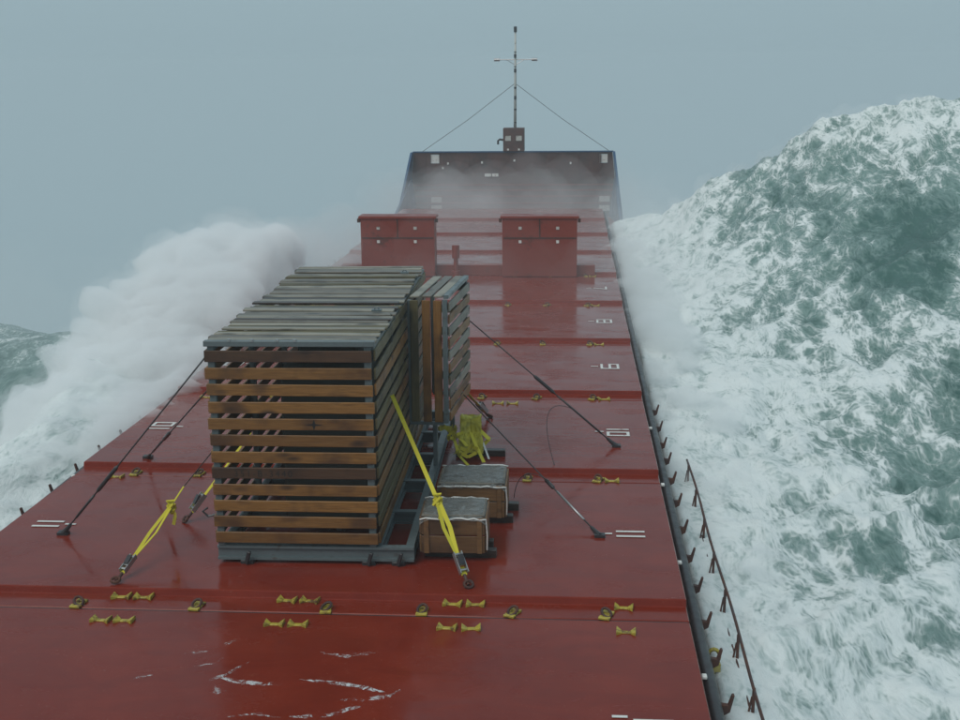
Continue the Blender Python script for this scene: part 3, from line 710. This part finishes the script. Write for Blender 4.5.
# ------------------------------------------------------------------ wire lashings with turnbuckles
def lashing(top, bot, lab, tb=(.35, .5), tail=None, r=.011):
    top, bot = Vector(top), Vector(bot); o = empty('wire_lashing', bot); tag(o, lab, 'lashing', 'wire lashings')
    T = top-bot; d = T.normalized(); L = T.length
    MB().tube([d*.12, T], r, 6).build('wire', M['rope'], o, 0, True)
    a, b = d*L*tb[0], d*L*tb[1]; side = d.cross(Vector((0,0,1))).normalized()
    MB().tube([a, a.lerp(b, .1), a.lerp(b, .9), b], [.015, .03, .03, .015], 8).build('turnbuckle', M['dark'], o, 0, True)
    MB().tube([d*L*.1, d*L*(tb[0]-.02)], r*1.7, 6).build('lower_rod', M['chrome' if 'sleeve' in lab else 'dark'], o, 0, True)
    hk = MB().tube([(0,0,0), d*.1, d*.22], [.05, .035, .025], 8); hk.box(-.075, .075, -.06, .06, -.012, .03); hk.build('deck_shackle', M['dark'], o)
    if tail:
        P = [Vector(p)-bot for p in tail]; pts = []
        for k in range(13):
            u = k/12; pts.append(P[0]*(1-u)**2+P[1]*2*u*(1-u)+P[2]*u*u)
        MB().tube(pts, r*.55, 5).build('loose_tail', M['rope'], o, 0, True)
    return o
lashing((1.63, 20.95, 2.40), (4.22, 21.2, hz(21.2)+.012), 'wire lashing from the narrow crate down to the hatch beside number 10', (.42, .56), tail=((3.42, 21.12, .78), (2.75, 21.3, 1.0), (3.16, 20.0, .06)))
lashing((2.12, 19.29, .9) if False else (1.62, 20.2, 1.25), (3.84, 16.85, hz(16.85)+.012), 'wire lashing with pale sleeve ending beside the starboard number 11', (.30, .36), tail=((3.10, 17.95, .50), (2.62, 18.2, .75), (2.55, 18.3, .1)))
lashing((-1.33, 15.66, 2.94), (-3.88, 16.55, hz(16.55)+.012), 'wire lashing from the top of the big crate ending beside the port number 11', (.25, .40))
lashing((-1.36, 15.75, 2.46), (-3.84, 20.13, hz(20.13)+.012), 'wire lashing from the big crate ending beside the port number 10', (.30, .42))

# ------------------------------------------------------------------ wash of foam on the hatch
fw = MB(); R = random.Random(3)
lines = [[(-.55, 12.30), (-.38, 12.45), (-.30, 12.62), (-.16, 12.80)], [(-.48, 12.42), (-.20, 12.30), (.10, 12.26), (.45, 12.28)], [(-.42, 12.20), (-.34, 12.02), (-.25, 12.1)],
         [(.45, 12.38), (.85, 12.34), (1.25, 12.22), (1.48, 12.12)], [(1.62, 12.22), (1.52, 12.06), (1.25, 11.96), (.95, 11.93)], [(.95, 11.62), (1.12, 11.74), (1.3, 11.83)], [(.55, 11.55), (.9, 11.6), (1.1, 11.66)],
         [(-.75, 12.65), (-.55, 12.75), (-.5, 12.92)], [(-.95, 12.95), (-.7, 13.05)], [(1.2, 13.1), (1.0, 13.0)], [(-.1, 11.5), (.2, 11.6), (.5, 11.5)], [(.6, 13.05), (.9, 12.98), (1.05, 13.03)], [(-1.35, 12.3), (-1.15, 12.4)], [(-.6, 13.2), (-.45, 13.35)]]
for i_, L in enumerate(lines):
    for rep in range(2):
        off = (R.uniform(-.05, .05), R.uniform(-.04, .04)) if rep else (0, 0); wd = (.05 if rep == 0 else .022)*(1 if i_ < 7 else .6)
        P = []
        for (xa, ya), (xb, yb2) in zip(L[:-1], L[1:]):
            for u in np.linspace(0, 1, 7)[:-1]: P.append((xa+(xb-xa)*u+off[0]+R.uniform(-.012, .012), ya+(yb2-ya)*u+off[1]+R.uniform(-.012, .012)))
        n = len(P); b = len(fw.v)
        for k, (x, y) in enumerate(P):
            w = wd*math.sin(math.pi*(k+.5)/n)*R.uniform(.5, 1.2); z = hz(y)+.005+.001*rep
            fw.v += [(x-w*.3, y-w, z), (x+w*.1, y, z+.012*min(1, w/.05)), (x+w*.3, y+w, z)]
        for k in range(n-1):
            for j in (0, 1): q = b+k*3+j; fw.f.append((q, q+3, q+4, q+1))
fo_ = fw.build('deck_wash_foam', M['wash'], None, 0, True); tag(fo_, 'thin white streaks of foam washing over the red hatch cover', 'foam', kind='stuff')

# ------------------------------------------------------------------ flying spray and haze
def blobs(name, spheres, voxel, mat, label, disp=.25, seed=0):
    bm = bmesh.new()
    for (x, y, z, r) in spheres:
        bmesh.ops.create_icosphere(bm, subdivisions=3, radius=r, matrix=Matrix.Translation((x, y, z)))
    me = bpy.data.meshes.new(name); bm.to_mesh(me); bm.free()
    o = link(name, me); md = o.modifiers.new('r', 'REMESH'); md.mode = 'VOXEL'; md.voxel_size = voxel
    dg = bpy.context.evaluated_depsgraph_get(); m2 = bpy.data.meshes.new_from_object(o.evaluated_get(dg)); o.modifiers.clear()
    n = len(m2.vertices); P = np.zeros(n*3); m2.vertices.foreach_get('co', P); P = P.reshape(-1, 3)
    N = np.zeros(n*3); m2.vertices.foreach_get('normal', N); N = N.reshape(-1, 3)
    h = fbm(P[:, 0]/1.1+P[:, 2]*.8+seed, P[:, 1]/1.3+P[:, 2]*.9, 6, .62)
    P = P+N*(h*disp)[:, None]; m2.vertices.foreach_set('co', P.ravel()); m2.update()
    o.data = m2; m2.name = name; m2.materials.clear(); m2.materials.append(mat)
    tag(o, label, 'spray', kind='stuff'); return o
R = random.Random(21)
sp = []
for k in range(300):
    y = R.uniform(21, 36.5)
    xl = np.interp(y, [18, 25, 29, 32, 40], [-6.9, -8.6, -8.7, -8.2, -9.0]); zt = np.interp(y, [18, 22, 25, 28, 30.5, 32.5, 36, 41], [-.25, .1, .45, 1.05, 1.95, 2.4, 2.35, 1.4])
    u = R.random(); x = xl+.35+u*(-5.1-xl); r = R.uniform(.28, .62)*(.75+.25*sstep(20, 30, y))
    zlo = max(-.9, zt-1.0-.5*sstep(26, 32, y)); z = zlo+(zt-r-zlo)*R.random()**.6
    sp.append((x, y, z-.35*abs(R.gauss(0, 1))*(u < .25), r))
blobs('spray_plume', sp, .15, volume_mat('spray_volume', (.995, .998, .998), 2.0, .0), 'tall white plume of spray bursting along the port side', .5)
blobs('spray_skirt', [(x, y, z, r*1.22+.1) for x, y, z, r in sp[::2] if y > 20], .2, volume_mat('skirt_volume', (.995, .998, .998), .25), 'soft outer veil of drops around the port spray plume', .6, 3)
sp = []
for k in range(70):
    y = R.uniform(29, 45); sp.append((-6.0+R.uniform(-1.8, 2.0), y, R.uniform(.2, 2.0)-abs(y-34)*.06, R.uniform(.6, 1.2)))
blobs('spray_mist', sp, .3, volume_mat('mist_volume', (.98, .985, .985), .13), 'thin mist blowing off the spray plume towards the hatch', .5, 5)
sp = []
for k in range(120):
    y = 10+R.random()**.8*44; far = sstep(18, 36, y); sp.append((5.75+R.uniform(-.45, .9)-.35*far*R.random(), y, -1.2+.65*far+R.uniform(-.15, .3), R.uniform(.22, .42)*(1+.5*far)))
blobs('side_spray', sp, .12, volume_mat('side_volume', (.97, .985, .985), 1.1), 'low froth and spray running along the starboard hatch edge', .2, 9)
sp = []
for k in range(110):
    sp.append((R.uniform(-6, 6.5), R.uniform(54, 70), R.uniform(-1.0, 1.05)+.25*R.random(), R.uniform(.9, 1.3)))
for k in range(60):
    sp.append((R.uniform(5.0, 8.5), R.uniform(36, 60), R.uniform(-.7, .5), R.uniform(.6, 1.1)))
blobs('bow_mist', sp, .35, volume_mat('bow_mist_volume', (.985, .99, .99), .055), 'low white mist drifting over the deck before the forecastle', .5, 2)
sp = []
for k in range(70):
    sp.append((R.uniform(-6, 7.5), R.uniform(29, 57), R.uniform(-.3, 1.5), R.uniform(1.2, 2.0)))
for k in range(70):
    sp.append((R.uniform(-30, -8), R.uniform(32, 50), R.uniform(-3.5, -.5), R.uniform(1.6, 2.6)))
blobs('drifting_mist', sp, .45, volume_mat('drift_volume', (.98, .985, .985), .014), 'faint veil of mist drifting low over the far hatch covers and port sea', .6, 8)
sp = []
for k in range(90):
    x = R.uniform(6.5, 19); yc = float(np.interp(x, [5, 8, 12, 16, 30], [58, 51, 46.5, 44, 40])); yy = yc+R.uniform(-.8, 2.2)
    zc = float(sea_height(np.array([x]), np.array([yy]))[0]); sp.append((x, yy, zc+R.uniform(-.25, .12), R.uniform(.2, .48)))
blobs('crest_spray', sp, .14, volume_mat('crest_volume', (.98, .99, .99), .35), 'wind blown spray along the crest of the big starboard wave', .3, 12)
hb = MB().box(-590, 590, -520, 640, -145, 14).build('haze', volume_mat('haze_volume', (.80, .86, .89), .0016, .0)); tag(hb, 'grey storm haze all around the ship', 'haze', kind='stuff')
